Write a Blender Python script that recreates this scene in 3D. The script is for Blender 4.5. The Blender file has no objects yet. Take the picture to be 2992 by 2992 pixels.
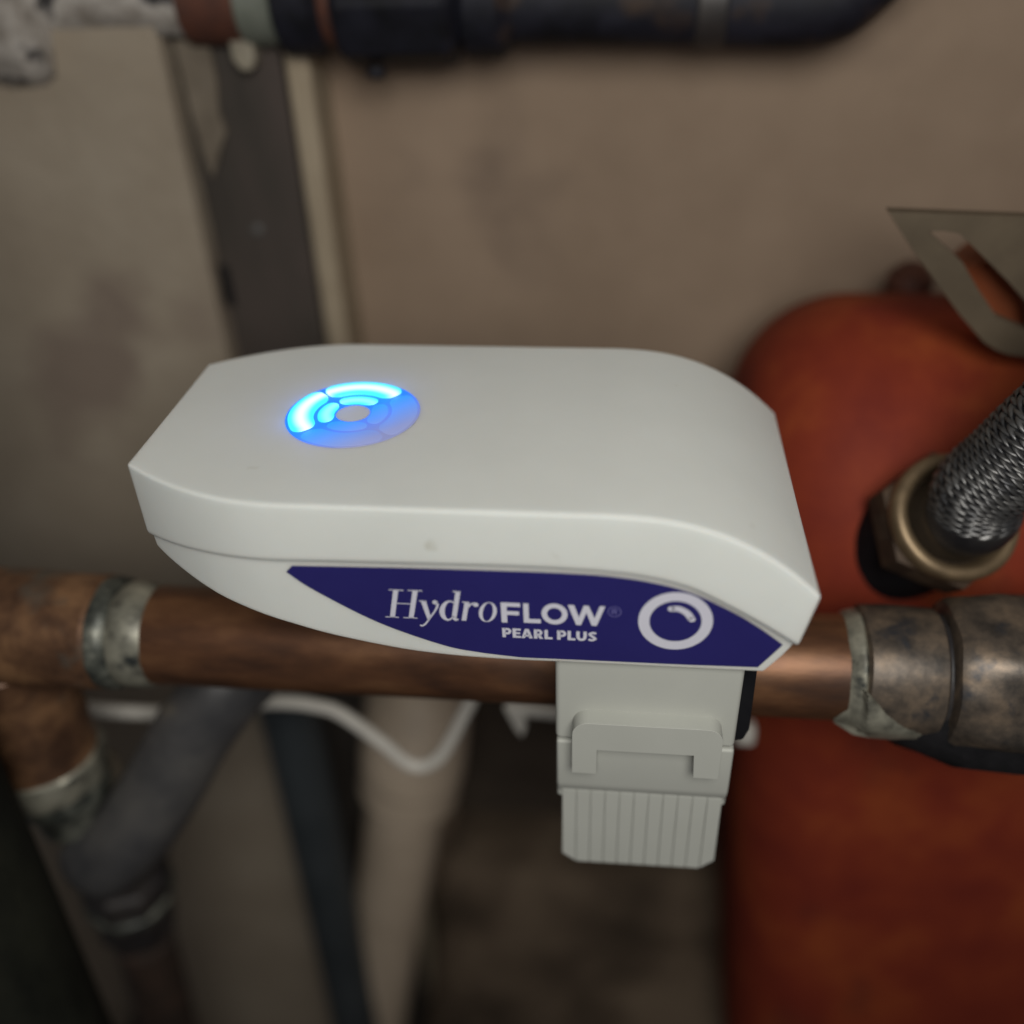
import bpy, math, random
from mathutils import Vector, Matrix
from mathutils.geometry import tessellate_polygon
random.seed(7)
MM = 0.001
SC = bpy.context.scene
COL = SC.collection

# ------------------------------------------------------------------ camera
cam = bpy.data.cameras.new("camera")
cam_o = bpy.data.objects.new("camera", cam)
COL.objects.link(cam_o)
cam.sensor_width = 36.0
cam.lens = 33.556
cam.clip_start = 0.01
cam.clip_end = 20
RT = Vector((0.9942372762, 0.1025414228, -0.0312649195))
UP = Vector((-0.0328176277, 0.5687767371, 0.8218369830))
FW = Vector((-0.1020550924, 0.8160749230, -0.5688642001))
M = Matrix((RT, UP, -FW)).transposed().to_4x4()
M.translation = Vector((30.9596, -190.5517, 178.9438)) * MM
cam_o.matrix_world = M
cam.dof.use_dof = True
cam.dof.focus_distance = 0.2175
cam.dof.aperture_fstop = 3.7
SC.camera = cam_o

# ------------------------------------------------------------------ room light
w = bpy.data.worlds.new("World")
SC.world = w
w.use_nodes = True
bg = w.node_tree.nodes["Background"]
bg.inputs[0].default_value = (0.95, 0.95, 1.0, 1)
bg.inputs[1].default_value = 0.065
def area(name, loc, target, size, power, color):
    l = bpy.data.lights.new(name, 'AREA')
    l.shape = 'DISK'; l.size = size; l.energy = power; l.color = color
    o = bpy.data.objects.new(name, l); COL.objects.link(o)
    o.location = Vector(loc) * MM
    o.rotation_euler = (Vector(target) - Vector(loc)).to_track_quat('-Z', 'Y').to_euler()
    return o
area("inspection_lamp", (85, -322, 303), (10, 40, 0), 0.23, 1.48, (1.0, 0.985, 0.93))
SC.view_settings.view_transform = 'Standard'
SC.view_settings.look = 'None'
SC.view_settings.exposure = 0
SC.view_settings.gamma = 1
SC.cycles.use_denoising = True

# ------------------------------------------------------------------ materials
def mat(name, cols, rough=0.5, metal=0.0, scale=60, detail=6, bump=0.0, bscale=None, lo=0.35, hi=0.65,
        stretch=(1, 1, 1), spots=None, spot_scale=40, spot_lo=0.6, spot_hi=0.68, rvar=0.0, spec=0.5, bdist=0.0004):
    m = bpy.data.materials.new(name); m.use_nodes = True
    nt = m.node_tree; N = nt.nodes; Lk = nt.links
    b = N["Principled BSDF"]
    b.inputs["Roughness"].default_value = rough
    b.inputs["Metallic"].default_value = metal
    b.inputs["Specular IOR Level"].default_value = spec
    tc = N.new("ShaderNodeTexCoord"); mp = N.new("ShaderNodeMapping")
    mp.inputs["Scale"].default_value = stretch
    Lk.new(tc.outputs["Object"], mp.inputs[0])
    n = N.new("ShaderNodeTexNoise")
    n.inputs["Scale"].default_value = scale; n.inputs["Detail"].default_value = detail
    n.inputs["Roughness"].default_value = 0.62
    Lk.new(mp.outputs[0], n.inputs["Vector"])
    r = N.new("ShaderNodeValToRGB")
    e = r.color_ramp.elements
    k = len(cols)
    while len(e) < k: e.new(0.5)
    for i, c in enumerate(cols):
        e[i].position = lo + (hi - lo) * (i / max(1, k - 1)); e[i].color = (*c, 1)
    Lk.new(n.outputs["Fac"], r.inputs[0])
    out = r.outputs[0]
    if spots:
        n2 = N.new("ShaderNodeTexNoise"); n2.inputs["Scale"].default_value = spot_scale
        n2.inputs["Detail"].default_value = 5
        Lk.new(mp.outputs[0], n2.inputs["Vector"])
        mr = N.new("ShaderNodeMapRange"); mr.inputs[1].default_value = spot_lo; mr.inputs[2].default_value = spot_hi
        Lk.new(n2.outputs["Fac"], mr.inputs[0])
        mx = N.new("ShaderNodeMix"); mx.data_type = 'RGBA'
        Lk.new(mr.outputs[0], mx.inputs[0]); Lk.new(out, mx.inputs[6]); mx.inputs[7].default_value = (*spots, 1)
        out = mx.outputs[2]
    Lk.new(out, b.inputs["Base Color"])
    if rvar:
        mr = N.new("ShaderNodeMapRange"); mr.inputs[3].default_value = rough - rvar; mr.inputs[4].default_value = rough + rvar
        Lk.new(n.outputs["Fac"], mr.inputs[0]); Lk.new(mr.outputs[0], b.inputs["Roughness"])
    if bump:
        nb = N.new("ShaderNodeTexNoise"); nb.inputs["Scale"].default_value = bscale or scale * 3; nb.inputs["Detail"].default_value = 4
        Lk.new(mp.outputs[0], nb.inputs["Vector"])
        bp = N.new("ShaderNodeBump"); bp.inputs["Strength"].default_value = bump; bp.inputs["Distance"].default_value = bdist
        Lk.new(nb.outputs["Fac"], bp.inputs["Height"]); Lk.new(bp.outputs[0], b.inputs["Normal"])
    return m

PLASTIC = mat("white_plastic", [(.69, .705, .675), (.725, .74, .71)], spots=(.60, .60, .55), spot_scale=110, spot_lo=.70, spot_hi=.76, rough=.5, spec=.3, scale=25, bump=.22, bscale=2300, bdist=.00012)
for k_, v_ in (("Subsurface Weight", 1.0), ("Subsurface Scale", .003)): PLASTIC.node_tree.nodes["Principled BSDF"].inputs[k_].default_value = v_
PLASTIC.node_tree.nodes["Principled BSDF"].inputs["Subsurface Radius"].default_value = (.8, .9, 1.0)
PLASTIC_SHADED = mat("shaded_clip_plastic", [(.435, .44, .40), (.465, .47, .43)], rough=.5, spec=.35, scale=25, bump=.05, bscale=1500, bdist=.0001)  # same white plastic as the casing, with the clip's shade put into its colour
NAVY = mat("navy_print", [(.017, .014, .115), (.020, .017, .130)], rough=.4, scale=30)
PRINT = mat("white_print", [(.62, .61, .70), (.66, .65, .73)], rough=.45, scale=40)
PRINT_DIM = mat("lavender_print", [(.13, .12, .32), (.15, .14, .35)], rough=.45, scale=40)
BLACK = mat("black_rubber", [(.004, .004, .006), (.008, .008, .010)], rough=.7, spec=.2, scale=80)
COPPER = mat("aged_copper", [(.075, .036, .022), (.14, .062, .031), (.23, .110, .052)], rough=.40, metal=.5, stretch=(.3, 1, 1), scale=75, spots=(.07, .040, .030), spot_scale=48, spot_lo=.58, spot_hi=.72, bump=.2, bscale=300, rvar=.1)
COPPER_B = mat("orange_copper", [(.075, .038, .023), (.15, .076, .041), (.29, .155, .078)], rough=.45, metal=.35, scale=65, spots=(.12, .11, .09), spot_scale=60, spot_lo=.56, spot_hi=.72, bump=.4, bscale=180)
SOLDER = mat("grey_solder", [(.11, .105, .085), (.26, .25, .20), (.38, .36, .285)], rough=.42, metal=.4, scale=130, spots=(.03, .035, .035), spot_scale=100, bump=.4, bscale=160)
TARN = mat("tarnished_brass", [(.05, .042, .036), (.115, .09, .07), (.21, .155, .11)], rough=.42, metal=.45, scale=110, spots=(.045, .045, .05), spot_scale=80, bump=.3, bscale=200)
DARKMET = mat("dark_metal", [(.020, .018, .020), (.055, .048, .045)], rough=.5, metal=.2, scale=45, bump=.3)
LEVER = mat("worn_grey_lever", [(.045, .045, .049), (.080, .077, .077), (.12, .113, .106)], rough=.45, metal=.2, scale=30, spots=(.20, .17, .12), spot_scale=24, spot_lo=.64, spot_hi=.74, bump=.2)
PALE = mat("pale_fitting", [(.16, .14, .11), (.33, .29, .22)], rough=.5, scale=50, bump=.3)
WALL = mat("plaster_wall", [(.275, .200, .143), (.315, .231, .167), (.35, .258, .188)], rough=.9, scale=16, detail=8, lo=.3, hi=.7, spots=(.215, .158, .118), spot_scale=17, spot_lo=.58, spot_hi=.80, bump=.5, bscale=90, spec=.2, bdist=.001)
PIERM = mat("pier_plaster", [(.30, .245, .185), (.345, .285, .218), (.39, .328, .255)], rough=.9, scale=16, detail=8, lo=.3, hi=.7, spots=(.25, .195, .155), spot_scale=9, bump=.6, bscale=160, spec=.2, bdist=.001)
BEAD = mat("plaster_edge", [(.34, .275, .195), (.42, .345, .25)], rough=.85, scale=30, bump=.4, spec=.2)
REMN = mat("stained_plaster", [(.15, .122, .092), (.24, .20, .155)], rough=.9, scale=60, bump=.4, spec=.2)
POSTM = mat("dark_post", [(.036, .031, .027), (.062, .052, .044), (.085, .066, .058)], rough=.75, scale=25, stretch=(1, 1, .25), bump=.3, spec=.25)
PLINTH = mat("dark_wall_foot", [(.050, .038, .029), (.082, .063, .048)], rough=.85, scale=22, spec=.2)
FLOORM = mat("dirt_floor", [(.042, .030, .021), (.095, .068, .047), (.16, .118, .082)], rough=.9, scale=14, bump=.8, bscale=60, spec=.2, bdist=.003)
RED_T = mat("rusty_red_paint", [(.18, .024, .013), (.225, .033, .014), (.29, .056, .017)], rough=.7, spec=.2, scale=24, spots=(.10, .022, .016), spot_scale=22, spot_lo=.58, spot_hi=.78, bump=.25, bscale=120)
RUST = mat("dark_rust", [(.06, .022, .014), (.11, .035, .018)], rough=.7, scale=90, bump=.3)
RUSTD = mat("brown_stained_metal", [(.03, .022, .018), (.07, .042, .03)], rough=.6, scale=70, bump=.2)
BRASS = mat("dull_brass", [(.17, .12, .07), (.34, .245, .145)], rough=.42, metal=.6, scale=60, bump=.1)
DBRASS = mat("brown_brass", [(.045, .030, .022), (.085, .055, .035)], rough=.62, metal=.2, spec=.25, scale=90)
FERR = mat("dark_ferrule", [(.05, .04, .032), (.09, .07, .05)], rough=.4, metal=.5, scale=50)
STEEL = mat("braid_steel", [(.07, .07, .075), (.19, .185, .18)], rough=.4, metal=.75, scale=200)
HOSEIN = mat("hose_core", [(.02, .02, .025), (.035, .035, .04)], rough=.6, scale=80)
CRIMP = mat("dark_crimp", [(.022, .021, .024), (.045, .042, .042)], rough=.4, metal=.3, scale=80)
TAR = mat("black_flux", [(.005, .005, .006), (.016, .015, .017)], rough=.75, spec=.2, scale=120, bump=.4)
SOLDER_D = mat("blackened_solder", [(.03, .033, .03), (.09, .095, .08), (.24, .24, .2)], rough=.45, metal=.3, scale=110, bump=.4)
BRKT = mat("olive_steel", [(.10, .076, .050), (.15, .115, .076)], rough=.5, metal=.25, scale=35, bump=.2)
ORANGE = mat("orange_paint", [(.30, .085, .032), (.38, .11, .045)], rough=.5, scale=30)
CABLE = mat("white_cable", [(.56, .53, .48), (.66, .63, .57)], rough=.5, scale=40)
TANP = mat("beige_pipe", [(.46, .37, .28), (.56, .455, .35)], rough=.55, scale=25, bump=.15)
BLUEP = mat("blue_black_pipe", [(.028, .035, .040), (.046, .054, .060)], rough=.5, scale=30, bump=.1)
INSUL = mat("black_green_sleeve", [(.006, .007, .005), (.020, .021, .014)], rough=.75, spec=.25, scale=55, stretch=(1, 1, .4), bump=.5)
WHITEP = mat("crusty_white_paint", [(.22, .19, .16), (.42, .38, .34), (.52, .48, .44)], rough=.7, scale=60, spots=(.04, .036, .036), spot_scale=60, spot_lo=.55, spot_hi=.61, bump=.9, bscale=90, bdist=.002)
GREENR = mat("verdigris", [(.12, .13, .105), (.19, .20, .165)], rough=.6, scale=40, bump=.2)
NAVYMET = mat("dark_blue_coupling", [(.004, .004, .006), (.009, .009, .015), (.016, .016, .025)], rough=.62, spec=.3, scale=60, spots=(.045, .028, .020), spot_scale=38, spot_lo=.58, spot_hi=.68, bump=.2)

def glow_mat(name, core, edge, s_core, s_edge, rmid, rhalf):
    """LED diffuser: gives most light along its middle line"""
    m = bpy.data.materials.new(name); m.use_nodes = True
    nt = m.node_tree; N = nt.nodes; Lk = nt.links
    b = N["Principled BSDF"]; b.inputs["Base Color"].default_value = (.04, .12, .3, 1)
    tc = N.new("ShaderNodeTexCoord"); ln = N.new("ShaderNodeVectorMath"); ln.operation = 'LENGTH'
    sx = N.new("ShaderNodeVectorMath"); sx.operation = 'MULTIPLY'; sx.inputs[1].default_value = (1, 1, 0)
    Lk.new(tc.outputs["Object"], sx.inputs[0]); Lk.new(sx.outputs[0], ln.inputs[0])
    su = N.new("ShaderNodeMath"); su.operation = 'SUBTRACT'; su.inputs[1].default_value = rmid * MM
    ab = N.new("ShaderNodeMath"); ab.operation = 'ABSOLUTE'
    Lk.new(ln.outputs["Value"], su.inputs[0]); Lk.new(su.outputs[0], ab.inputs[0])
    mr = N.new("ShaderNodeMapRange"); mr.interpolation_type = 'SMOOTHSTEP'
    mr.inputs[1].default_value = rhalf * MM; mr.inputs[2].default_value = 0
    Lk.new(ab.outputs[0], mr.inputs[0])
    mx = N.new("ShaderNodeMix"); mx.data_type = 'RGBA'
    mx.inputs[6].default_value = (*[c * s_edge for c in edge], 1); mx.inputs[7].default_value = (*[c * s_core for c in core], 1)
    Lk.new(mr.outputs[0], mx.inputs[0]); Lk.new(mx.outputs[2], b.inputs["Emission Color"])
    b.inputs["Emission Strength"].default_value = 1
    return m
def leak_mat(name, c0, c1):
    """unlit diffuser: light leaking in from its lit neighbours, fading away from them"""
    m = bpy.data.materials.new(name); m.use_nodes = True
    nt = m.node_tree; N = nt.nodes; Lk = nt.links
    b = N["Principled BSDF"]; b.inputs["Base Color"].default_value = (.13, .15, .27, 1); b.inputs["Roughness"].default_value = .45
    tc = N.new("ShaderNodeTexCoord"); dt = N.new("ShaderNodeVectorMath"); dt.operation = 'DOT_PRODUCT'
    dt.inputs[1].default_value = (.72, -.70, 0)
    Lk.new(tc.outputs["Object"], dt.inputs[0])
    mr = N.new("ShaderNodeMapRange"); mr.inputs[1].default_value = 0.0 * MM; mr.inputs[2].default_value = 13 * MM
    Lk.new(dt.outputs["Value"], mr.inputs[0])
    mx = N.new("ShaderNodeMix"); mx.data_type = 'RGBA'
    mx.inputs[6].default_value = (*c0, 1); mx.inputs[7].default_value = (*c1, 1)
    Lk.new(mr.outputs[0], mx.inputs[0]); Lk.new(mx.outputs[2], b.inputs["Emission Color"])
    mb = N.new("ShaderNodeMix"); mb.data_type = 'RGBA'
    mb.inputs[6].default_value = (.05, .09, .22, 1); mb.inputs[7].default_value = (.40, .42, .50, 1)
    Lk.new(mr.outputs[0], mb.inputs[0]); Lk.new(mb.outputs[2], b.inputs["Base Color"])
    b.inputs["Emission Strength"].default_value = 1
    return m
GLOW_O = glow_mat("led_outer", (1.0, 1.7, 1.7), (.05, .95, 1.3), 1.0, 1.0, 12.0, 2.5)
GLOW_I = glow_mat("led_inner", (.32, 1.5, 1.6), (.04, .85, 1.25), 1.0, 1.0, 6.1, 2.0)
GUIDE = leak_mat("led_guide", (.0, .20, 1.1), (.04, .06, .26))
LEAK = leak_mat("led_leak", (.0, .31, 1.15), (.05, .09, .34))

# ------------------------------------------------------------------ builders (all lengths in mm)
ORG = {}
def obj(name, verts, faces, m, parent=None, origin=None, smooth=True, angle=35, bevel=0, bseg=3):
    if parent is not None: org = ORG[parent.name]
    else: org = Vector(origin) if origin is not None else sum((Vector(v) for v in verts), Vector()) / len(verts)
    me = bpy.data.meshes.new(name)
    me.from_pydata([tuple((Vector(v) - org) * MM) for v in verts], [], faces)
    me.validate(); me.update()
    import bmesh
    bm = bmesh.new(); bm.from_mesh(me)
    bmesh.ops.recalc_face_normals(bm, faces=bm.faces)
    bm.to_mesh(me); bm.free()
    me.materials.append(m)
    o = bpy.data.objects.new(name, me); COL.objects.link(o)
    if parent is not None: o.parent = parent
    else: o.location = org * MM
    ORG[o.name] = org
    if bevel:
        bv = o.modifiers.new("bevel", 'BEVEL'); bv.width = bevel * MM; bv.segments = bseg
        bv.limit_method = 'ANGLE'; bv.angle_limit = math.radians(32); bv.harden_normals = True
    if smooth:
        for p in me.polygons: p.use_smooth = True
        me.set_sharp_from_angle(angle=math.radians(angle))
    return o
def thing(name, label, cat, loc, group=None):
    o = bpy.data.objects.new(name, None); COL.objects.link(o)
    o.empty_display_size = .01
    o.location = Vector(loc) * MM; ORG[o.name] = Vector(loc)
    return tag(o, label, cat, group)
def tag(o, label, cat, group=None):
    o["label"] = label; o["category"] = cat
    if group: o["group"] = group
    return o
def struct(o):
    o["kind"] = "structure"; return o
def frame(ax):
    ax = Vector(ax).normalized()
    t = Vector((0, 0, 1)) if abs(ax.z) < .9 else Vector((1, 0, 0))
    u = ax.cross(t).normalized(); v = ax.cross(u)
    return ax, u, v
def lathe(prof, p0, ax, seg=40, ecc=None, caps=True):
    """prof = [(distance along axis, radius)]"""
    ax, u, v = frame(ax); p0 = Vector(p0); V = []; F = []
    for t, r in prof:
        for k in range(seg):
            a = 2 * math.pi * k / seg; q = r * (ecc(t, a) if ecc else 1)
            V.append(p0 + ax * t + (u * math.cos(a) + v * math.sin(a)) * q)
    for i in range(len(prof) - 1):
        for k in range(seg):
            k2 = (k + 1) % seg
            F.append((i * seg + k, i * seg + k2, (i + 1) * seg + k2, (i + 1) * seg + k))
    if caps:
        F.append(tuple(range(seg))); F.append(tuple(range((len(prof) - 1) * seg, len(prof) * seg)))
    return V, F
def catmull(P, n=8):
    P = [Vector(p) for p in P]; Q = [P[0] * 2 - P[1]] + P + [P[-1] * 2 - P[-2]]; R = []
    for i in range(1, len(Q) - 2):
        for k in range(n):
            t = k / n; a, b, c, d = Q[i - 1], Q[i], Q[i + 1], Q[i + 2]
            R.append(.5 * ((2 * b) + (c - a) * t + (2 * a - 5 * b + 4 * c - d) * t * t + (3 * b - a - 3 * c + d) * t ** 3))
    R.append(P[-1]); return R
def sweep(path, rad, seg=24, flat=1.0, caps=True, up=None):
    """tube along path; rad: number or one per point"""
    P = [Vector(p) for p in path]; n = len(P)
    if not isinstance(rad, (list, tuple)): rad = [rad] * n
    V = []; F = []; u = None
    for i in range(n):
        t = (P[min(i + 1, n - 1)] - P[max(i - 1, 0)]).normalized()
        if u is None:
            u = Vector(up) if up else frame(t)[1]
        u = (u - t * u.dot(t)).normalized(); v = t.cross(u)
        for k in range(seg):
            a = 2 * math.pi * k / seg
            V.append(P[i] + (u * math.cos(a) + v * math.sin(a) * flat) * rad[i])
    for i in range(n - 1):
        for k in range(seg):
            k2 = (k + 1) % seg
            F.append((i * seg + k, i * seg + k2, (i + 1) * seg + k2, (i + 1) * seg + k))
    if caps:
        F.append(tuple(range(seg))); F.append(tuple(range((n - 1) * seg, n * seg)))
    return V, F
def prism(loops, fr, bk):
    """flat outline(s) in 2D -> solid; fr / bk map a 2D point to the front and back surface; loops[1:] are holes"""
    V = []; F = []; flat = [p for l in loops for p in l]; n = len(flat)
    V = [fr(p) for p in flat] + [bk(p) for p in flat]
    for t in tessellate_polygon([[Vector((p[0], p[1], 0)) for p in l] for l in loops]):
        F.append(tuple(t)); F.append(tuple(i + n for i in reversed(t)))
    s = 0
    for l in loops:
        m = len(l)
        for i in range(m):
            j = (i + 1) % m; F.append((s + i, s + j, s + j + n, s + i + n))
        s += m
    return V, F
def box(x0, x1, y0, y1, z0, z1):
    V = [(x, y, z) for x in (x0, x1) for y in (y0, y1) for z in (z0, z1)]
    return V, [(0, 1, 3, 2), (4, 6, 7, 5), (0, 4, 5, 1), (2, 3, 7, 6), (0, 2, 6, 4), (1, 5, 7, 3)]
def join(*parts):
    V = []; F = []
    for v, f in parts:
        s = len(V); V += list(v); F += [tuple(i + s for i in q) for q in f]
    return V, F
def hexr(t, a): return 1 / max(abs(math.cos(a + k * math.pi / 3)) for k in range(3))
def rough(V, amp, sc, seed=0):
    from mathutils import noise
    return [Vector(v) + noise.noise_vector(Vector(v) / sc + Vector((seed, seed * 2, 0))) * amp for v in V]

# ================================================================== setting
# main plaster wall, its dark foot, the floor
def slab_grid(x0, x1, z0, z1, y, th, n=40):
    from mathutils import noise
    V = []; F = []
    for i in range(n + 1):
        for j in range(n + 1):
            x = x0 + (x1 - x0) * i / n; z = z0 + (z1 - z0) * j / n
            V.append((x, y + 1.2 * noise.noise(Vector((x / 45, z / 45, y))), z))
    for i in range(n):
        for j in range(n):
            a = i * (n + 1) + j; F.append((a, a + 1, a + n + 2, a + n + 1))
    s = len(V); bv, bf = box(x0, x1, y + 2.5, y + th, z0, z1)
    V += bv; F += [tuple(k + s for k in q) for q in bf]
    return V, F
wall = struct(obj("wall", *slab_grid(-76, 700, -560, 520, 174, 60), WALL, angle=60))
V, F = slab_grid(-84, 700, -283, -190, 166, 7, 30)
plinth = struct(obj("wall_plinth", V, F, PLINTH, angle=60))
V, F = slab_grid(-600, -121.5, -560, 520, 140, 60, 40)
pier = struct(obj("wall_pier", V, F, PIERM, angle=60))
# plaster arris beside the post
V, F = box(-84, -75, 151, 215, -560, 520)
struct(obj("wall_edge", V, F, BEAD, bevel=2.5))
from mathutils import noise as nz
V = []; F = []; n = 70
for i in range(n + 1):
    for j in range(n + 1):
        x = -500 + 1200 * i / n; y = -300 + 560 * j / n
        dz = min(1, max(0, (132 - y) / 60)); dz = dz * dz * (3 - 2 * dz); lf = min(1, max(0, (-60 - x) / 22))
        V.append((x, y, -290 - 135 * max(dz, lf) - 110 * lf + 5 * nz.noise(Vector((x / 40, y / 40, 1))) + 2.5 * nz.noise(Vector((x / 14, y / 14, 5)))))
for i in range(n):
    for j in range(n):
        a = i * (n + 1) + j; F.append((a, a + n + 1, a + n + 2, a + 1))
struct(obj("floor", V, F, FLOORM, angle=80))

# dark upright post standing between pier and wall
post = thing("post", "dark brown upright post set against the pale plaster wall", "post", (-103, 160, -340))
V, F = box(-121, -84.3, 150, 185, -560, 520)
obj("timber", V, F, POSTM, post, bevel=1.2)
V, F = prism([[(-119.6, 132), (-107.5, 132), (-106.8, 118), (-108.5, 108), (-107, 101), (-110.5, 95), (-113, 90), (-115.6, 85), (-117.2, 93), (-118.6, 108)]],
             lambda p: (p[0], 147.2, p[1]), lambda p: (p[0], 150.4, p[1]))
obj("plaster_remnant", V, F, REMN, post, bevel=.8)
V, F = box(-122.2, -117.6, 148.8, 154, 36, 52)
obj("slot", V, F, BLACK, post, bevel=.6)
V, F = lathe([(0, 2.6), (1.2, 2.2), (1.7, 1.0), (1.8, .2)], (-103, 150, 66), (0, -1, 0), 16)
obj("screw_head", V, F, LEVER, post)

# ================================================================== pipe along the top
top = thing("upper_pipe", "dark jointed pipe with white crusted end running along the top of the wall", "pipe", (-40, 150, 142))
AX = (1, 0, 0)
def ring_on(x0, prof, m, name, parent, y, z, seg=36, amp=0, sc=8):
    V, F = lathe(prof, (x0, y, z), AX, seg)
    if amp: V = rough(V, amp, sc, x0)
    return obj(name, V, F, m, parent)
ring_on(-330, [(0, 12.5), (150, 12.5), (219, 12.5)], WHITEP, "painted_pipe", top, 150, 142.8, amp=.7)
V, F = lathe([(0, 13), (2, 17), (10, 20), (24, 20.5), (34, 18), (38, 13.5)], (-194, 149, 141), (.9, -.1, -.15), 32)
obj("painted_elbow", rough(V, 2.0, 9, 3), F, WHITEP, top)
V, F = lathe([(0, 13.5), (2, 14.5), (5, 14.5), (8, 11), (8.6, 5)], (-177, 146, 128), (.1, -.25, -1), 28)
obj("elbow_outlet", rough(V, 1.4, 8, 9), F, DARKMET, top)
ring_on(-112, [(0, 13.2), (.8, 14), (18, 14), (19, 13.2)], RUST, "brown_band", top, 150, 142.3)
ring_on(-93.2, [(0, 13.2), (1, 14.4), (11, 14.4), (12, 13.4)], GREENR, "green_band", top, 150, 142.2)
ring_on(-81.3, [(0, 13), (2, 17), (13, 17.6), (16, 14.5)], NAVYMET, "collar", top, 150, 142)
ring_on(-65.5, [(0, 14.6), (2, 15.4), (4.4, 15)], RUST, "neck", top, 150, 142)
V, F = lathe([(0, 15), (1.5, 19.5), (3, 20.8), (36, 20.8), (38, 19.5), (40, 16)], (-61.5, 150, 141.6), AX, 8)
obj("union_nut", V, F, NAVYMET, top, smooth=False, bevel=1.4)
V, F = lathe([(0, 2), (.5, 3.2), (3, 3.2), (4, 1.5)], (-50, 143, 122.5), (0, -.2, -1), 12)
obj("drain_plug", V, F, NAVYMET, top)
ring_on(-22, [(0, 14.5), (3, 17), (13, 17.4), (17, 14.2)], NAVYMET, "collar", top, 150, 140.6)
path = [(-6, 150, 140.4), (20, 150, 140), (50, 150, 139.2), (80, 150, 138.0), (92, 150, 138.6), (98, 150, 142), (106, 150, 150), (130, 150, 174), (170, 150, 210), (230, 150, 270)]
V, F = sweep(catmull(path, 6), 13.2, 28)
obj("pipe", V, F, NAVYMET, top)
ring_on(52, [(0, 13), (1, 14.1), (9, 14.1), (10, 13)], DARKMET, "joint_ring", top, 150, 139.2)
# pale clip under the top pipe
V, F = prism([[(-98.5, 132), (-90.5, 132), (-90, 125), (-92, 121.5), (-96, 121.6), (-98.4, 125)]], lambda p: (p[0], 142, p[1]), lambda p: (p[0], 150.2, p[1]))
tag(obj("pipe_clip", V, F, PALE, bevel=1.5), "small pale pipe clip on the post just under the top pipe", "pipe clip")

# ================================================================== white crossing things at lower left
bp = thing("waste_pipe", "beige waste pipe with wide elbow coming down from the wall", "pipe", (-80, 118, -345))
path = [(-106, 100, -430), (-91, 106, -340), (-75, 110, -260), (-62, 112, -190)]
V, F = sweep(catmull(path, 10), 19.5, 30)
obj("pipe", V, F, TANP, bp)
path = [(-62.5, 112, -196), (-60.5, 112.5, -185), (-58.5, 116, -170), (-58, 128, -157), (-60, 150, -150), (-62, 185, -149)]
V, F = sweep(catmull(path, 8), [24.5] * 9 + [25.5] * 32, 30)
obj("elbow", V, F, TANP, bp)
V, F = lathe([(0, 20), (2, 24.6), (5, 24.8), (8, 24)], (-63.5, 112, -200), (.24, 0, 1), 32)
obj("socket_rim", V, F, TANP, bp)
V, F = lathe([(0, 6.5), (1.5, 6.0), (1.8, 1)], (-61, 108, -147), (-.12, -.8, .6), 18)
obj("plug_hole", V, F, DARKMET, bp)

V, F = sweep([(-105, 78, -421), (-106.5, 86, -341), (-107.5, 92, -250), (-109, 98, -150), (-112, 100, -60), (-113, 100, -40)], 13.2, 26)
tag(obj("drain_hose", V, F, BLUEP, origin=(-107, 96, -341)), "smooth blue-black upright pipe behind the white cable, left of the beige one", "pipe")
V, F = sweep(catmull([(-214, 45, -348), (-204, 45, -318), (-190, 45, -272), (-174.8, 45, -225), (-159, 45, -175), (-146, 46, -128), (-134, 50, -90)], 6), 4.6, 14)
tag(obj("black_cable", V, F, BLACK, origin=(-214, 45, -348)), "thin black cable hanging down behind the grey lever", "cable")

# black sleeved riser, bottom left
V, F = lathe([(0, 25), (300, 25), (620, 25), (621, 23)], (-180, -42, -470), (0.0541, 0, 1), 40)
tag(obj("sleeved_pipe", V, F, INSUL, origin=(-180, -42, -470)), "thick black sleeved pipe crossing the bottom left corner", "pipe")

# ================================================================== copper pipe run
cp = thing("copper_pipe", "aged brown copper pipe with soldered joints passing under the white device", "pipe", (0, 0, 0))
V, F = lathe([(0, 14)] + [(14 + i * 14, 14) for i in range(14)] + [(218, 14)], (-116, 0, 0), AX, 48)
obj("pipe", V, F, COPPER, cp)
V, F = lathe([(0, 16.3), (30, 16.6), (58, 16.8), (72, 17.2), (84, 17.0), (92, 16.6), (102, 16.2), (103.5, 15)], (-212, 0, 0), AX, 44)
obj("tee_body", rough(V, .5, 14, 2), F, COPPER_B, cp)
V, F = lathe([(0, 14), (8, 19.5), (12, 19.0), (17, 17.8), (24, 17.1), (36, 16.9), (46, 16.6), (52, 16.8), (54, 15.4)], (-147, 0, 0), (0, 0, -1), 40)
obj("tee_branch", rough(V, .5, 12, 4), F, COPPER_B, cp)
V, F = lathe([(0, 15.5), (2, 17.4), (7, 18.2), (12, 17.4), (14, 15)], (-147, 0, -51), (0, 0, -1), 36)
obj("solder_ring", rough(V, 1.0, 7, 5), F, SOLDER, cp)
V, F = lathe([(0, 14.2), (4, 15.4), (9, 15.4), (12, 13), (22, 12)], (-147, 2, -65), (0, 0, -1), 32)
obj("branch_nut", rough(V, .6, 9, 6), F, SOLDER_D, cp)
V, F = lathe([(0, 14.8), (1, 15.9), (3, 16.1), (5, 15.5), (6, 14.4)], (-109.5, 0, 0), AX, 40)
obj("solder_ring", rough(V, .5, 6, 7), F, SOLDER_D, cp)
V, F = lathe([(0, 14.4), (1.5, 15.1), (4.5, 15.3), (7.5, 14.8), (9.5, 14.05)], (-103.4, 0, 0), AX, 40)
obj("solder_ring", rough(V, .4, 7, 8), F, SOLDER, cp)
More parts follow.
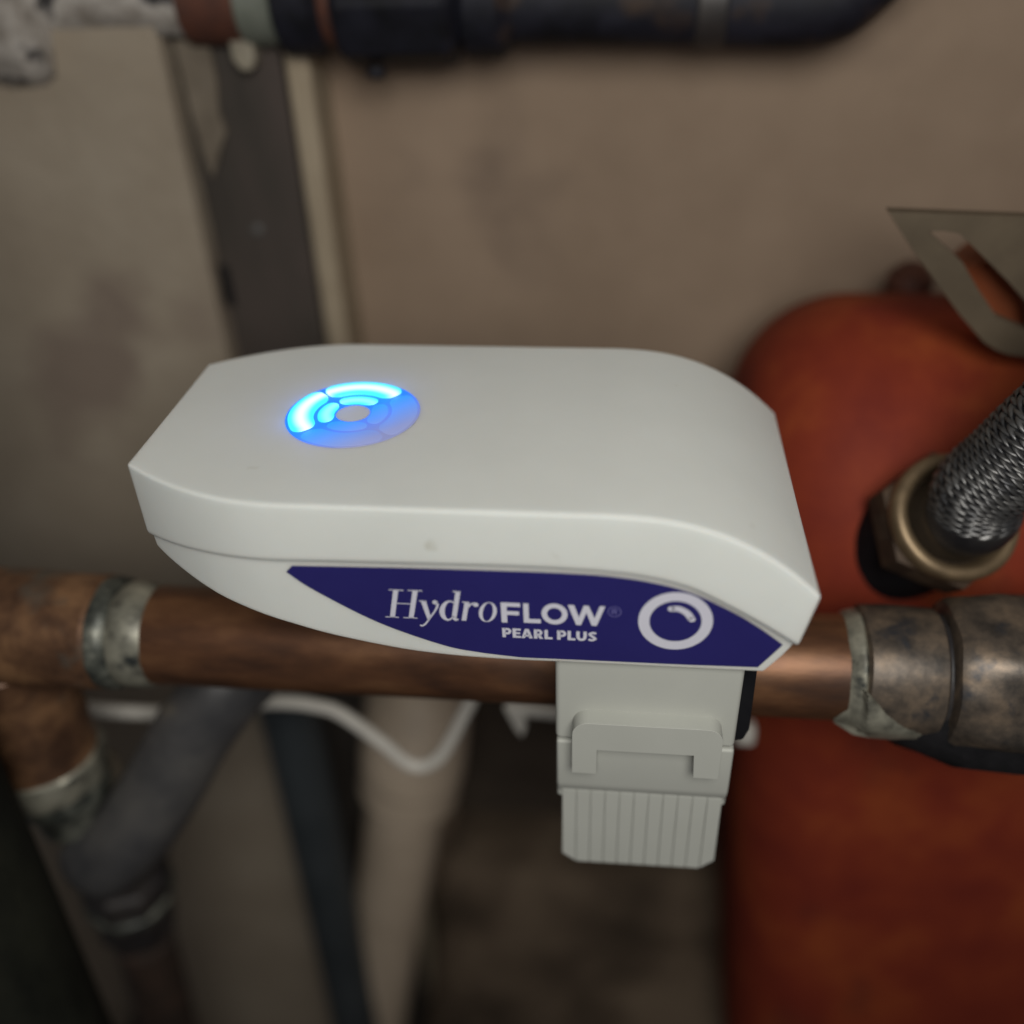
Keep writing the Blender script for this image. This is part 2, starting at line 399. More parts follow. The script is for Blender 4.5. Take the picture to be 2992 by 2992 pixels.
V, F = lathe([(0, 13.6), (1.6, 15.2), (3.6, 15.8), (5.2, 14.6)], (91.6, 0, 0), AX, 40)
obj("solder_ring", rough(V, .35, 8, 9), F, SOLDER, cp)
V, F = lathe([(0, 15.2), (.8, 16.4), (8, 16.8), (16, 16.8), (19, 16.6), (20, 15)], (95.6, 0, 0), AX, 44)
obj("coupling", rough(V, .45, 11, 10), F, TARN, cp)
V, F = lathe([(0, 15), (1.5, 15.4), (2.6, 15)], (114.9, 0, 0), AX, 40)
obj("groove", V, F, DARKMET, cp)
V, F = lathe([(0, 16), (.8, 18.2), (2.5, 19.2), (7, 19.8), (14, 20.6), (22, 20.8), (23, 19.8), (25, 19.8), (26, 20.6), (54, 20.2), (55, 16)], (116.6, 0, .6), AX, 48, ecc=lambda t, a: 1 + (.5 * (hexr(t, a + .3) - 1.04) if t > 4 else 0))
obj("union_nut", rough(V, .9, 10, 11), F, TARN, cp)
V, F = lathe([(0, 14), (60, 14)], (172, 0, 0), AX, 32)
obj("pipe_end", V, F, COPPER, cp)
# solder run and drip on the underside of the coupling
V = []; F = []
tab = [(4, 94, 95.5), (16, 94, 98.5), (28, 93, 102), (40, 91, 107), (52, 89.5, 112.5), (62, 90, 117), (74, 92, 119)]
for th, xa, xb in [(a_[0] + (b_[0] - a_[0]) * k / 3, a_[1] + (b_[1] - a_[1]) * k / 3, a_[2] + (b_[2] - a_[2]) * k / 3) for a_, b_ in zip(tab, tab[1:]) for k in range(3)]:
    for q in range(7):
        t = q / 6; rr_ = (14.2 if xa + (xb - xa) * t < 95 else 16.4) + 1.5 * math.sin(math.pi * t) ** .6
        a = math.radians(th - 27); V.append((xa + (xb - xa) * t, -rr_ * math.cos(a), -rr_ * math.sin(a)))
for i in range(len(V) // 7 - 1):
    for q in range(6): F.append((i * 7 + q, i * 7 + q + 1, i * 7 + q + 8, i * 7 + q + 7))
obj("solder_patch", rough(V, .5, 5, 12), F, SOLDER, cp)
V, F = lathe([(0, 2), (5, 8), (16, 12.2), (30, 15.6), (44, 16), (64, 12), (74, 4)], (94, -3, -7.5), (1, 0, -.05), 22)
obj("dark_drip", rough(V, 2.2, 7, 13), F, TAR, cp)

# ================================================================== lever valve, lower left
vv = thing("lever_valve", "grey lever valve with worn rounded handle below the copper tee", "valve", (-150, 12, -150))
path = [(-66, 42, -22), (-79, 32, -34), (-90, 19, -40), (-97.2, 14, -47.7), (-103.8, 10, -56.5), (-110.6, 6, -67.6), (-117.9, 2, -78.5), (-125.1, -2, -88.2), (-132.2, -5, -95.7), (-139.3, -7, -101.5), (-147, -8, -107)]
P = catmull(path, 5); n = len(P)
R = [12.6 + 1.2 * min(1, i / n * 1.5) for i in range(n)]
for i in range(6): R[n - 1 - i] *= [.25, .62, .82, .93, .98, 1][i]
V, F = sweep(P, R, 28, flat=.72, up=(.8, .2, -.6))
obj("handle", V, F, LEVER, vv)
V, F = lathe([(0, 15), (2, 17), (22, 17), (24, 15.5), (40, 15.5), (41, 12)], (-151, 16, -138), (-.12, .05, -1), 8)
obj("valve_body", V, F, DARKMET, vv, smooth=False, bevel=1.2)
V, F = lathe([(0, 15.6), (1, 17.2), (4, 17.2), (5, 15.4)], (-152.6, 16.6, -151), (-.12, .05, -1), 36)
obj("bonnet_ring", V, F, SOLDER_D, vv)
V, F = lathe([(0, 10), (5, 14.4), (20, 15.2), (32, 12.5), (34, 8)], (-151, 15, -80), (-.1, .05, -1), 30)
obj("inlet", rough(V, 1.4, 9, 15), F, PALE, vv)
V, F = lathe([(0, 12), (160, 12)], (-156.5, 18, -188), (-.13, .05, -1), 28)
obj("outlet_pipe", V, F, RUSTD, vv)

# ================================================================== white cables
path = [(-300, 44, -70), (-200, 42, -75), (-152, 40, -77), (-127, 40, -76.5), (-110, 40, -74.5), (-98, 40, -72), (-90, 40, -68.3), (-81, 40, -67.3), (-71, 40, -68.3), (-62, 40, -71.8), (-48.5, 40, -86), (-41.5, 40, -95), (-36, 40, -97.6), (-30.5, 40, -94.5), (-25.3, 40, -87), (-14.4, 40, -61), (-6, 36, -38), (2, 25, -20)]
V, F = sweep(catmull(path, 6), 2.5, 14)
tag(obj("white_cable", V, F, CABLE), "white cable looping in a dip below the copper pipe", "cable")
V, F = sweep(catmull([(-2, 40, -63.5), (6, 40, -64.5), (30, 40, -66), (60, 40, -68), (76, 40, -68.6)], 6), 2.6, 14)
ct = obj("cable_tie", V, F, CABLE)
tag(ct, "white cable tie strap showing either side of the white clip", "cable tie")
V, F = prism([[(-3, -61.5), (4.5, -64), (4.4, -71), (2.8, -75.5), (.5, -71)]], lambda p: (p[0], 37, p[1]), lambda p: (p[0], 39.5, p[1]))
obj("tail", V, F, CABLE, ct, bevel=.4)
V, F = box(76, 82.5, 37, 43, -74, -66)
obj("buckle", V, F, CABLE, ct, bevel=1.5)

# ================================================================== red vessel
rv = thing("red_vessel", "rusty red round-topped pressure vessel standing behind the copper pipe", "pressure vessel", (200, 115, -341))
yc, zc, rr = 106, -10, 66
def prof_pt(a_or_s):
    return None
sec = []
for k in range(25):
    a = math.pi * k / 24
    sec.append((-math.cos(a) * rr, math.sin(a) * rr))
nv = 12
secf = [(-rr, -(331) * (1 - k / nv)) for k in range(nv)] + sec + [(rr, -(331) * ((k + 1) / nv)) for k in range(nv)]
V = []; F = []
xl, xr, rc = 73, 345, 37
st = []
for k in range(9):
    a = math.pi / 2 * k / 8; st.append((xl + rc * (1 - math.sin(a)), rc * (1 - math.cos(a))))
st = [(xl + rc * (1 - math.cos(math.pi / 2 * k / 14)), rc * (1 - math.sin(math.pi / 2 * k / 14))) for k in range(15)]
st += [(xl + rc + (xr - xl - 2 * rc) * k / 12, 0) for k in range(1, 12)]
st += [(xr - rc * (1 - math.cos(math.pi / 2 * (8 - k) / 8)), rc * (1 - math.sin(math.pi / 2 * (8 - k) / 8))) for k in range(9)]
for x, ins in st:
    for y, z in secf:
        s = (rr - ins) / rr
        if z >= 0: V.append((x, yc + y * s, zc + z * s))
        else: V.append((x - .085 * z * (1 - (x - xl) / (xr - xl)), yc + y * s, zc + z))
m_ = len(secf)
for i in range(len(st) - 1):
    for j in range(m_ - 1):
        F.append((i * m_ + j, i * m_ + j + 1, (i + 1) * m_ + j + 1, (i + 1) * m_ + j))
F.append(tuple(range(m_))); F.append(tuple(range((len(st) - 1) * m_, len(st) * m_)))
obj("tank_body", V, F, RED_T, rv, angle=60)
nax = Vector((.16, -.66, .73)).normalized()
nut_c = Vector((124, 30, 29))
V, F = lathe([(0, 17), (3, 19), (24, 16.5), (31, 16.0)], nut_c - nax * 44, nax, 36)
obj("boss", V, F, BLACK, rv)
V, F = lathe([(0, 6), (1, 8), (13, 8), (17, 5)], (134, 150, 38), (0, -.3, 1), 28)
obj("lifting_lug", V, F, RUST, rv)

hs = thing("braided_hose", "braided steel hose with big brass nut screwed on the red vessel", "hose", nut_c)
# hexagonal nut with a chamfered round face
V, F = lathe([(0, 15.6), (1, 16.8), (10.5, 16.8), (11.5, 16.2)], nut_c - nax * 16, nax, 48, ecc=lambda t, a: hexr(t, a) if 0 < t < 11 else 1.0)
obj("hex_nut", V, F, DBRASS, hs, angle=40)
V, F = lathe([(0, 16.2), (.6, 17.5), (3.6, 17.7), (5.0, 17.0), (5.4, 14.9), (4.6, 14.0), (1.0, 12.6)], nut_c - nax * 5, nax, 56, caps=False)
obj("collar", V, F, BRASS, hs, angle=60)
V, F = lathe([(0, 12.3), (3, 12.0), (6, 11.6), (9, 11.0)], nut_c - nax * 4, nax, 40)
obj("ferrule", V, F, FERR, hs)
h0 = nut_c + nax * 1.5
hd = [h0, h0 + nax * 5 + Vector((.3, 0, 0)), Vector((125.2, 24.5, 41.5)), Vector((129.2, 22.5, 50)), Vector((134, 21, 60)), Vector((142, 18, 76)), Vector((156, 14, 104))]
HP = catmull(hd, 10)
V, F = sweep(HP, 10.6, 30)
obj("hose_core", V, F, HOSEIN, hs)
V, F = sweep(HP[4:13], 11.8, 30)
obj("crimp_sleeve", V, F, CRIMP, hs)
# braid: crossing helical strand bundles
def braid(P, r, nstr, turns, wid, sgn):
    n = len(P); fr = []; u = None; V = []; F = []
    for i in range(n):
        t = (P[min(i + 1, n - 1)] - P[max(i - 1, 0)]).normalized()
        if u is None: u = frame(t)[1]
        u = (u - t * u.dot(t)).normalized(); fr.append((u.copy(), t.cross(u)))
    for s in range(nstr):
        base = len(V)
        for i in range(n):
            T = 2 * math.pi * turns * i / (n - 1); a = sgn * T + 2 * math.pi * s / nstr
            wv = .42 * math.cos(nstr * T) * sgn; u, v = fr[i]
            for q in (-1, -.5, 0, .5, 1):
                rr_ = r + wv + .45 * (1 - q * q); aa = a + q * wid / 2 / r
                V.append(P[i] + (u * math.cos(aa) + v * math.sin(aa)) * rr_)
        for i in range(n - 1):
            for q in range(4):
                F.append((base + i * 5 + q, base + i * 5 + q + 1, base + i * 5 + q + 6, base + i * 5 + q + 5))
    return V, F
HB = catmull(hd, 60)[60:]
b1 = braid(HB, 10.9, 14, 1.9, 3.4, 1); b2 = braid(HB, 10.9, 14, 1.9, 3.4, -1)
br = obj("braid", *join(b1, b2), STEEL, hs, angle=80)
br["kind"] = "stuff"

# olive bracket above the vessel
bk = thing("steel_bracket", "olive grey steel bracket with triangular opening at the right edge above the red vessel", "bracket", (140, 72, 70))
outer = [(101.4, 97.7), (111.2, 85.5), (126.0, 69.0), (134.1, 61.1), (137.9, 58.7), (141.5, 57.3), (146.1, 56.7), (175.4, 53.3), (185, 94.6), (131.6, 96.6)]
hole = [(112.5, 92.5), (116.6, 92.7), (120.7, 91.9), (126.6, 87.0), (136.1, 79.0), (143.8, 71.8), (145.9, 64.1), (141.6, 66.0), (136.0, 68.5), (129.3, 76.3), (123.2, 84.1)]
V, F = prism([outer, hole], lambda p: (p[0], 70, p[1]), lambda p: (p[0], 74, p[1]))
obj("plate", V, F, BRKT, bk, bevel=1.1)
V, F = lathe([(0, 5), (1, 8.5), (30, 8.5), (33, 5)], (134.5, 96, 78.5), (.62, 0, -.78), 28)
tag(obj("orange_cap", V, F, ORANGE), "bright orange tube seen through the opening of the steel bracket", "tube")

# ================================================================== the white device
dv = thing("water_conditioner", "white water conditioner clamped on the copper pipe with glowing blue ring and navy label", "water conditioner", (0, 0, 30))
def wid(x): return 38.1 - (13.7 * ((-36 - x) / 37.5) ** 2 if x < -36 else 0)
def lerp_tab(T, x):
    if x <= T[0][0]: return T[0][1]
    for (a, b), (c, d) in zip(T, T[1:]):
        if x <= c: return b + (d - b) * (x - a) / (c - a)
    return T[-1][1]
def smooth_tab(pts, n=10):
    q = catmull([(a, b, 0) for a, b in pts], n); return [(v.x, v.y) for v in q]
# upper shell: ruled between its top line and its bottom line
def ztop(x): return 72.5 - (18.2 * ((x - 28) / 45.6) ** 2.6 if x > 28 else 0)
tops = [-73.5 + 37.5 * (k / 14) for k in range(15)] + [-30, -20, -10, 0, 10, 20, 28] + [28 + 45.6 * (k / 18) for k in range(1, 19)]
BB = smooth_tab([(-73.2, 53.7), (-61, 55.7), (-51, 56.9), (-37, 57.8), (-12, 58.3), (11.7, 58.6), (22, 58.5), (31, 58.1), (39.3, 57.1), (47.9, 54.7), (56.9, 49.8), (64, 45.3), (70.7, 40.6)], 8)
def botx(x):   # matching station on the bottom line: the right end is cut square to the curve
    if x < 20: return x + .3 * max(0, (-60 - x) / 13.5)
    t = (x - 20) / 53.6
    return 20 + 50.7 * t
V = []; F = []
for x in tops:
    xb = botx(x); zb = lerp_tab(BB, xb); zt = ztop(x); wt = wid(x); wb = wid(xb)
    lean = .5
    ux, uz = (x - xb), (zt - zb); ul = math.hypot(ux, uz); ux, uz = ux / ul, uz / ul
    rim = []
    for k in range(5):
        a = math.pi / 2 * k / 4; up_ = 1.9 * (1 - math.sin(a)); inn = 1.5 * (1 - math.cos(a))
        rim.append((xb + ux * up_, -wb - lean * (1 - up_ / ul) + inn, zb + uz * up_))
    sec_ = [(x, -wt, zt)] + rim + [(q[0], -q[1], q[2]) for q in reversed(rim)] + [(x, wt, zt)]
    V += sec_
ns = len(sec_)
for i in range(len(tops) - 1):
    for j in range(ns):
        j2 = (j + 1) % ns; F.append((i * ns + j, i * ns + j2, i * ns + ns + j2, i * ns + ns + j))
F.append(tuple(range(ns))); e = (len(tops) - 1) * ns; F.append(tuple(range(e, e + ns)))
obj("upper_shell", V, F, PLASTIC, dv, bevel=.55, bseg=3, angle=30)
# lower shell
HB_ = smooth_tab([(-72.4, 50.4), (-68.2, 48.4), (-58.6, 44.8), (-48.1, 41.4), (-38.5, 38.2), (-29.3, 35.2), (-15, 32), (-3, 30.6), (10.6, 30.1), (20, 30.2)], 6)
HB_ += [(30, 30.2), (42, 30.2), (54, 30.2), (65.2, 30.2), (66.4, 31.9), (68.4, 35.0), (70.5, 39.2)]
def hy(z, x): return wid(x) - (1.3 - .85 * min(1, max(0, (-39 - x) / 16))) - (58 - z) / 27 * 1.6
V = []; F = []
for x, zb in HB_:
    zt = min(lerp_tab(BB, x) + 2.0, 60)
    if zt < zb + 1: zt = zb + 1
    V += [(x, -hy(zt, x), zt), (x, -hy(zb, x), zb), (x, hy(zb, x), zb), (x, hy(zt, x), zt)]
for i in range(len(HB_) - 1):
    for j in range(4):
        j2 = (j + 1) % 4; F.append((i * 4 + j, i * 4 + j2, i * 4 + 4 + j2, i * 4 + 4 + j))
F.append((0, 1, 2, 3)); e = (len(HB_) - 1) * 4; F.append((e, e + 1, e + 2, e + 3))
obj("lower_shell", V, F, PLASTIC, dv, bevel=.7, angle=30)

# label on the front of the lower shell
def onlab(off):
    return lambda p: (p[0], -(36.8 - (58 - p[1]) / 27 * 1.6) - off, p[1])
topc = smooth_tab([(-35.7, 55.9), (-12, 56.5), (11.5, 56.8), (22, 56.8), (30.5, 56.5), (39.4, 55.3), (48.2, 52.7), (57.2, 47.7), (62.9, 43.6), (68.2, 39.1)], 6)
botc = smooth_tab([(12.4, 31.5), (3, 32.5), (-5.1, 34.3), (-18.9, 40.4), (-31.8, 49.2), (-37.2, 54.2)], 7)
lab = topc + [(63.9, 32.0), (48.3, 31.7), (25.8, 31.6)] + botc
V, F = prism([lab], onlab(.22), onlab(-.3))
label = obj("label_sticker", V, F, NAVY, dv, smooth=False)

# ---- lettering (flat print on the label)
def poly_print(loops_list, off=.27):
    V = []; F = []
    fr = onlab(off)
    for loops in loops_list:
        s = len(V); flat = [p for l in loops for p in l]; V += [fr(p) for p in flat]
        F += [tuple(i + s for i in t) for t in tessellate_polygon([[Vector((p[0], p[1], 0)) for p in l] for l in loops])]
    return V, F
def ribbon(pts, ws, n=8, cap=False):
    P = catmull([(a, b, 0) for a, b in pts], n) if len(pts) > 2 else [Vector((*p, 0)) for p in pts]
    m = len(P); Lf = []; Rt = []
    if not isinstance(ws, (list, tuple)): ws = [ws] * len(pts)
    for i in range(m):
        f = i / (m - 1) * (len(ws) - 1); k = min(int(f), len(ws) - 2); wv = ws[k] + (ws[k + 1] - ws[k]) * (f - k)
        t = (P[min(i + 1, m - 1)] - P[max(i - 1, 0)]).normalized(); nn = Vector((-t.y, t.x, 0))
        Lf.append(P[i] + nn * wv / 2); Rt.append(P[i] - nn * wv / 2)
    quads = [[[tuple(Lf[i][:2]), tuple(Lf[i + 1][:2]), tuple(Rt[i + 1][:2]), tuple(Rt[i][:2])]] for i in range(m - 1)]
    if cap: quads += [[disc(*P[0][:2], ws[0] / 2)], [disc(*P[-1][:2], ws[-1] / 2)]]
    return quads
def disc(x, z, r, n=18): return [(x + r * math.cos(2 * math.pi * k / n), z + r * math.sin(2 * math.pi * k / n)) for k in range(n)]
def annulus(x, z, ro, ri, n=64, sl=0):
    out = []
    def pt(r, k):
        a = 2 * math.pi * k / n; dz = r[1] * math.sin(a); return (x + r[0] * math.cos(a) + sl * dz, z + dz)
    for k in range(n):
        out.append([[pt(ro, k), pt(ro, k + 1), pt(ri, k + 1), pt(ri, k)]])
    return out
def R4(x0, x1, z0, z1): return [[(x0, z0), (x1, z0), (x1, z1), (x0, z1)]]
def hair(x0, x1, z, t=.24): return R4(x0, x1, z - t / 2, z + t / 2)
# H y d r o in a slanted serif
G = [[[(-14.4, 50.5), (-13.3, 50.5), (-15.0, 42.2), (-16.1, 42.2)]], [[(-10.2, 50.5), (-9.1, 50.5), (-10.85, 42.2), (-11.95, 42.2)]],
     hair(-15.4, -12.2, 50.4), hair(-17.1, -14.1, 42.3), hair(-11.3, -8.1, 50.45), hair(-13.1, -10.0, 42.3), hair(-14.2, -11.0, 46.5)]
serif_h = poly_print(G)
obj("letter_h", *serif_h, PRINT, label, smooth=False)
G = [[[(-8.75, 47.45), (-7.6, 47.6), (-6.95, 42.8), (-7.7, 41.6)]], hair(-9.1, -7.5, 47.5, .3), [disc(-5.65, 47.25, .6)]]
G += ribbon([(-5.35, 47.2), (-5.2, 46.4), (-5.8, 44.9), (-7.1, 42.7), (-8.2, 40.9), (-9.0, 40.1), (-9.6, 40.2)], [.5, .55, .42, .4, .4, .45, .5])
obj("letter_y", *poly_print(G), PRINT, label, smooth=False)
G = ribbon([(-1.35, 47.0), (-2.1, 47.75), (-3.1, 47.45), (-3.95, 46.2), (-4.35, 44.6), (-4.15, 43.1), (-3.45, 42.25), (-2.7, 42.45), (-1.9, 43.4)], [.35, .34, .6, 1.0, 1.2, 1.05, .6, .36, .34])
G += [[[(-0.98, 50.6), (.1, 50.85), (-1.3, 42.95), (-2.35, 43.1)]], hair(-1.6, -.2, 50.65, .3)] + ribbon([(-1.85, 43.2), (-1.6, 42.35), (-.9, 42.55)], [1.1, .7, .3])
obj("letter_d", *poly_print(G), PRINT, label, smooth=False)
G = [[[(.78, 47.75), (1.8, 47.85), (.75, 42.2), (-.26, 42.2)]], hair(.25, 1.5, 47.7, .3), [disc(3.12, 47.1, .62)]] + ribbon([(1.45, 46.2), (2.0, 47.1), (2.9, 47.55)], [.4, .4, .4])
obj("letter_r", *poly_print(G), PRINT, label, smooth=False)
obj("letter_o", *poly_print(annulus(5.62, 45.05, (1.92, 2.95), (1.08, 2.72), 40, .16)), PRINT, label, smooth=False)
# F L O W heavy sans
obj("letter_f", *poly_print([R4(8.5, 9.75, 42.2, 48.1), R4(9.75, 12.65, 46.95, 48.1), R4(9.75, 12.35, 44.5, 45.65)]), PRINT, label, smooth=False)
obj("letter_l", *poly_print([R4(13.3, 14.45, 42.4, 48.1), R4(14.45, 17.0, 42.4, 43.6)]), PRINT, label, smooth=False)
obj("letter_o", *poly_print(annulus(19.95, 45.35, (2.78, 3.06), (1.58, 1.76), 48)), PRINT, label, smooth=False)
obj("letter_w", *poly_print([[[(22.75, 48.2), (24.1, 48.2), (25.13, 44.75), (26.15, 48.2), (27.15, 48.2), (28.45, 44.65), (29.5, 48.2), (30.65, 48.2), (28.95, 42.4), (27.85, 42.4), (26.7, 46.15), (25.6, 42.4), (24.55, 42.4)]]]), PRINT, label, smooth=False)
# registered mark
RM = annulus(32.6, 46.75, (1.42, 1.5), (1.24, 1.32), 40) + [R4(32.05, 32.3, 46.05, 47.5)] + ribbon([(32.2, 47.4), (32.8, 47.4), (33.05, 47.1), (32.8, 46.8), (32.2, 46.8)], .24, 4) + ribbon([(32.6, 46.8), (33.1, 46.05)], .26)
obj("registered_mark", *poly_print(RM), PRINT_DIM, label, smooth=False)
# P E A R L  P L U S
z0, z1, sw = 37.7, 40.5, .74
def lp(x0, x1):
    zm = z0 + .95
    return [R4(x0, x0 + sw, z0, z1)] + ribbon([(x0 + .5, z1 - .31), (x1 - .75, z1 - .31), (x1 - .36, (z1 + zm) / 2 + .02), (x1 - .75, zm + .3), (x0 + .5, zm + .3)], .62, 5)
def lL(x0, x1): return [R4(x0, x0 + sw, z0, z1), R4(x0 + sw, x1, z0, z0 + .64)]
def lE(x0, x1):
    zc_ = (z0 + z1) / 2
    return [R4(x0, x0 + sw, z0, z1), R4(x0 + sw, x1, z0, z0 + .58), R4(x0 + sw, x1, z1 - .58, z1), R4(x0 + sw, x1 - .15, zc_ - .26, zc_ + .26)]
def lA(x0, x1):
    xm = (x0 + x1) / 2
    return [[[(x0, z0), (x0 + .78, z0), (xm, z1 - .75), (xm, z1), (xm - .42, z1)]], [[(x1, z0), (x1 - .78, z0), (xm, z1 - .75), (xm, z1), (xm + .42, z1)]], R4(xm - .7, xm + .7, z0 + .5, z0 + 1.0)]
def lR(x0, x1): return lp(x0, x1 - .1) + [[[(x0 + .75, z0 + 1.1), (x0 + 1.35, z0 + 1.2), (x1, z0), (x1 - .85, z0)]]]
def lU(x0, x1): return ribbon([(x0 + .37, z1), (x0 + .37, z0 + 1.2), (x0 + .62, z0 + .5), ((x0 + x1) / 2, z0 + .3), (x1 - .62, z0 + .5), (x1 - .37, z0 + 1.2), (x1 - .37, z1)], .72, 5)
def lS(x0, x1): return ribbon([(x1 - .2, z1 - .5), ((x0 + x1) / 2 + .1, z1 - .28), (x0 + .38, z1 - .75), ((x0 + x1) / 2, (z0 + z1) / 2), (x1 - .36, z0 + .75), ((x0 + x1) / 2 - .1, z0 + .28), (x0 + .15, z0 + .5)], .62, 5)
for nm, G in (("letter_p", lp(8.5, 10.55)), ("letter_e", lE(10.75, 12.55)), ("letter_a", lA(12.65, 15.15)), ("letter_r", lR(15.4, 17.45)), ("letter_l", lL(17.7, 19.45)),
              ("letter_p", lp(20.45, 22.5)), ("letter_l", lL(22.7, 24.4)), ("letter_u", lU(24.6, 26.85)), ("letter_s", lS(27.1, 29.05))):
    obj(nm, *poly_print(G), PRINT, label, smooth=False)
# round emblem
obj("ring_emblem", *poly_print(annulus(45.4, 44.7, (7.75, 8.35), (5.42, 5.85), 96)), PRINT, label, smooth=False)
obj("emblem_arc", *poly_print(ribbon([(44.35, 48.3), (45.9, 48.35), (47.6, 47.3), (48.75, 45.55)], 1.55, 8, cap=True)), PRINT, label, smooth=False)

# ---- light ring in the top
LC = Vector((-29.3, .15, 72.5))
def sector(r0, r1, a0, a1, h0, h1, inset=.35, n=22):
    """rounded annular sector, slightly proud of the top"""
    rad = min((r1 - r0) / 2 - .02, 2.2); cor = []
    def corner(r, a, sr, sa):
        out = []
        for k in range(6):
            t = math.pi / 2 * k / 5
            rr_ = r - sr * rad * (1 - math.cos(t)) if True else r
            out.append((rr_, t))
        return out
    pts = []
    # outer arc, then inner arc, with round corners in (r, s) space
    for r, dirn, sr in ((r1, 1, 1), (r0, -1, -1)):
        da = rad / r
        A0, A1 = (a0 + da, a1 - da) if dirn == 1 else (a1 - da, a0 + da)
        for k in range(5):
            t = math.pi / 2 * (k / 5)
            pts.append((r - sr * rad * (1 - math.sin(t)), (A0 - dirn * da * math.cos(t))))
        for k in range(n + 1): pts.append((r, A0 + (A1 - A0) * k / n))
        for k in range(1, 6):
            t = math.pi / 2 * (k / 5)
            pts.append((r - sr * rad * (1 - math.cos(t)), (A1 + dirn * da * math.sin(t))))
    return [(r * math.cos(a), r * math.sin(a)) for r, a in pts]
def dome_seg(r0, r1, a0, a1, m, parent, h):
    o1 = sector(r0, r1, a0, a1, 0, 0); o2 = sector(r0 + .35, r1 - .35, a0 + .35 / r1, a1 - .35 / r1, 0, 0)
    n_ = len(o1); V = [LC + Vector((x, y, -.4)) for x, y in o1] + [LC + Vector((x, y, h * .55)) for x, y in o1] + [LC + Vector((x, y, h)) for x, y in o2]
    F = []
    for lv in (0, 1):
        for i in range(n_):
            j = (i + 1) % n_; F.append((lv * n_ + i, lv * n_ + j, lv * n_ + n_ + j, lv * n_ + n_ + i))
    for t in tessellate_polygon([[Vector((x, y, 0)) for x, y in o2]]): F.append(tuple(q + 2 * n_ for q in t))
    return V, F
lr = bpy.data.objects.new("light_ring", None); COL.objects.link(lr); lr.parent = dv
lr.location = (LC - ORG[dv.name]) * MM; ORG[lr.name] = LC
V = []; F = []; n = 72
prof = [(3.9, -.3), (4.0, .04), (15.6, .04), (15.8, -.3)]
for k in range(n):
    a = 2 * math.pi * k / n
    V += [LC + Vector((r * math.cos(a), r * math.sin(a), z)) for r, z in prof]
for k in range(n):
    k2 = (k + 1) % n
    for q in range(3): F.append((k * 4 + q, k2 * 4 + q, k2 * 4 + q + 1, k * 4 + q + 1))
obj("light_guide", V, F, GUIDE, lr)
D2 = math.radians
for q in range(4):
    a0 = D2(45 + 90 * q + 2.0); a1 = D2(45 + 90 * (q + 1) - 2.0)
    lit = q in (0, 1)
    V, F = dome_seg(9.1, 15.0, a0, a1, None, lr, .7 if lit else .12)
    obj("light_segment", V, F, GLOW_O if lit else LEAK, lr, angle=60)
    a0 = D2(45 + 90 * q + 3.5); a1 = D2(45 + 90 * (q + 1) - 3.5)
    V, F = dome_seg(4.3, 8.2, a0, a1, None, lr, .3 if lit else .12)
    obj("light_segment", V, F, GLOW_I if lit else LEAK, lr, angle=60)

for rr_, aa in ((12, 68), (12, 112), (12, 158), (12, 202)):  # unseen point lamps added above the lit segments for a blue halo on the casing
    pl = bpy.data.lights.new("added_halo_light", 'POINT'); pl.energy = 6e-4; pl.color = (.03, .16, 1.0); pl.shadow_soft_size = .0015
    po = bpy.data.objects.new("added_halo_light", pl); COL.objects.link(po); po.parent = lr
    po.location = Vector((rr_ * math.cos(D2(aa)), rr_ * math.sin(D2(aa)), 3.2)) * MM
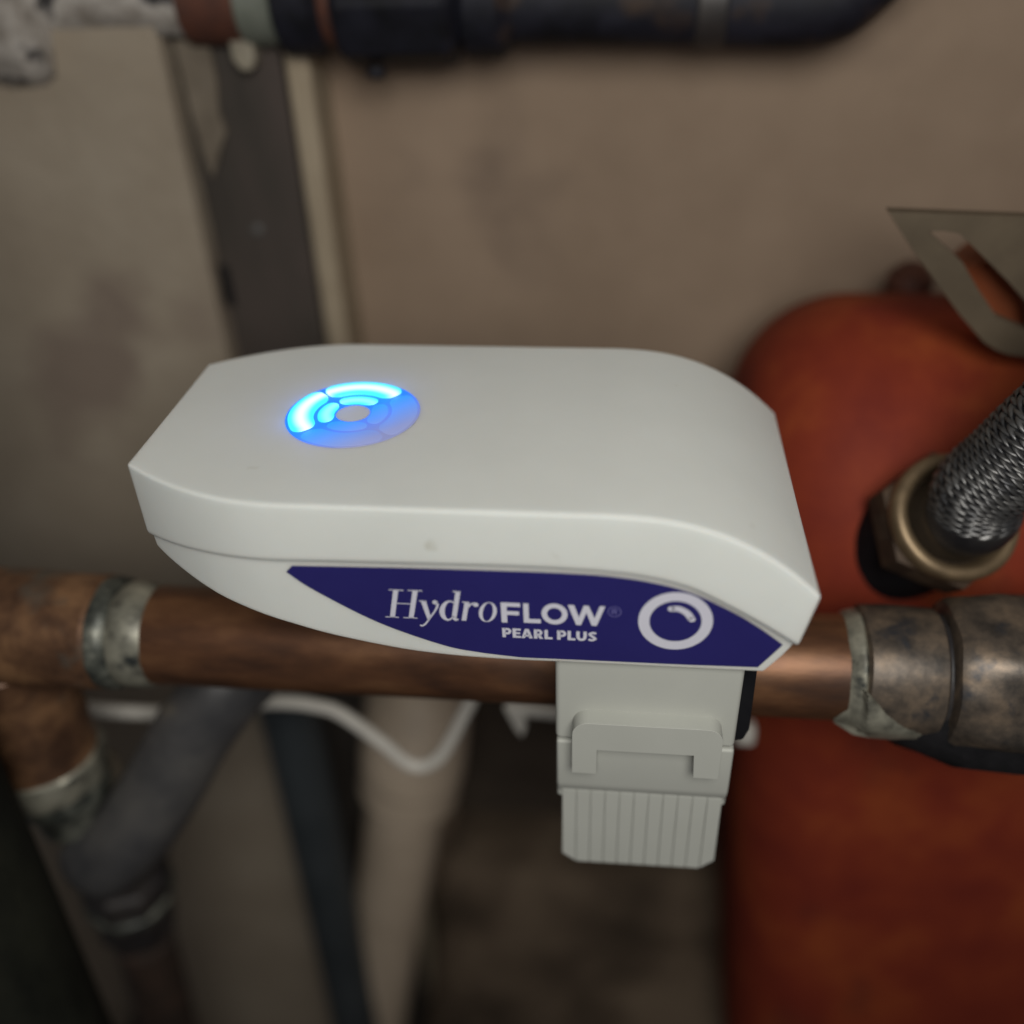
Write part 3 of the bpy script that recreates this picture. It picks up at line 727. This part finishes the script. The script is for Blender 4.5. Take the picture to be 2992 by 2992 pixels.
# ---- clip under the device
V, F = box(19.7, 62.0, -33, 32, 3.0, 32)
obj("clip_body", V, F, PLASTIC_SHADED, dv, bevel=1.3)
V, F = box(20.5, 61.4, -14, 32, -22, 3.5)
obj("clip_jaw", V, F, PLASTIC_SHADED, dv, bevel=1.0)
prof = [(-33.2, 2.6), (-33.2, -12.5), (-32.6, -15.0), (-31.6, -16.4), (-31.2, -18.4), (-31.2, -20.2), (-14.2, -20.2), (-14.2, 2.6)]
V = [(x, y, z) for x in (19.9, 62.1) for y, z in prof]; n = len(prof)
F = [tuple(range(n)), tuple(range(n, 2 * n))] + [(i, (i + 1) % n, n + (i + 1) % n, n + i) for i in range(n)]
lever = obj("clip_lever", V, F, PLASTIC_SHADED, dv, bevel=.8, angle=25)
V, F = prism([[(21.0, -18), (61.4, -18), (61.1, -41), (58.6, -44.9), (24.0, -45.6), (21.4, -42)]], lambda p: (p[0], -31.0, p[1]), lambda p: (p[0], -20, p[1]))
obj("grip_plate", V, F, PLASTIC_SHADED, lever, bevel=.6)
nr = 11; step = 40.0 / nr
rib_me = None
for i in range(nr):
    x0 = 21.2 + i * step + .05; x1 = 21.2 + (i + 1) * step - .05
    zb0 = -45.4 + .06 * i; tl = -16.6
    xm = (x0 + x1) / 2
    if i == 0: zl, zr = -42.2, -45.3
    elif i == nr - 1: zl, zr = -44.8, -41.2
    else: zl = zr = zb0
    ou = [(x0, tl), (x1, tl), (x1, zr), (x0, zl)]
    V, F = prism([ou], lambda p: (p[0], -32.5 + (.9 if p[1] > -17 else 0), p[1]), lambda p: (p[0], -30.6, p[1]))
    obj("rib", V, F, PLASTIC_SHADED, lever, bevel=.6)
# U-shaped latch
def arc(cx, cz, r, a0, a1, n=7): return [(cx + r * math.cos(D2(a0 + (a1 - a0) * k / n)), cz + r * math.sin(D2(a0 + (a1 - a0) * k / n))) for k in range(n + 1)]
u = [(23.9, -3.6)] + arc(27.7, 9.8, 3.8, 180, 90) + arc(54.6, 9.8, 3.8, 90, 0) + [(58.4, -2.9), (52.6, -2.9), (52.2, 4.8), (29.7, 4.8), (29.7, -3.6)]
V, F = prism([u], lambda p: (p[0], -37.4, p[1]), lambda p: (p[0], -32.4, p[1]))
obj("latch", V, F, PLASTIC_SHADED, dv, bevel=.5)
# black liner plate showing on the right of the clip
V, F = prism([[(60, 27.5), (65.6, 27.5), (66.0, 4), (64.6, -.2), (60, -1.0)]], lambda p: (p[0], -27.5, p[1]), lambda p: (p[0], 27, p[1]))
obj("liner", V, F, BLACK, dv, bevel=.8)
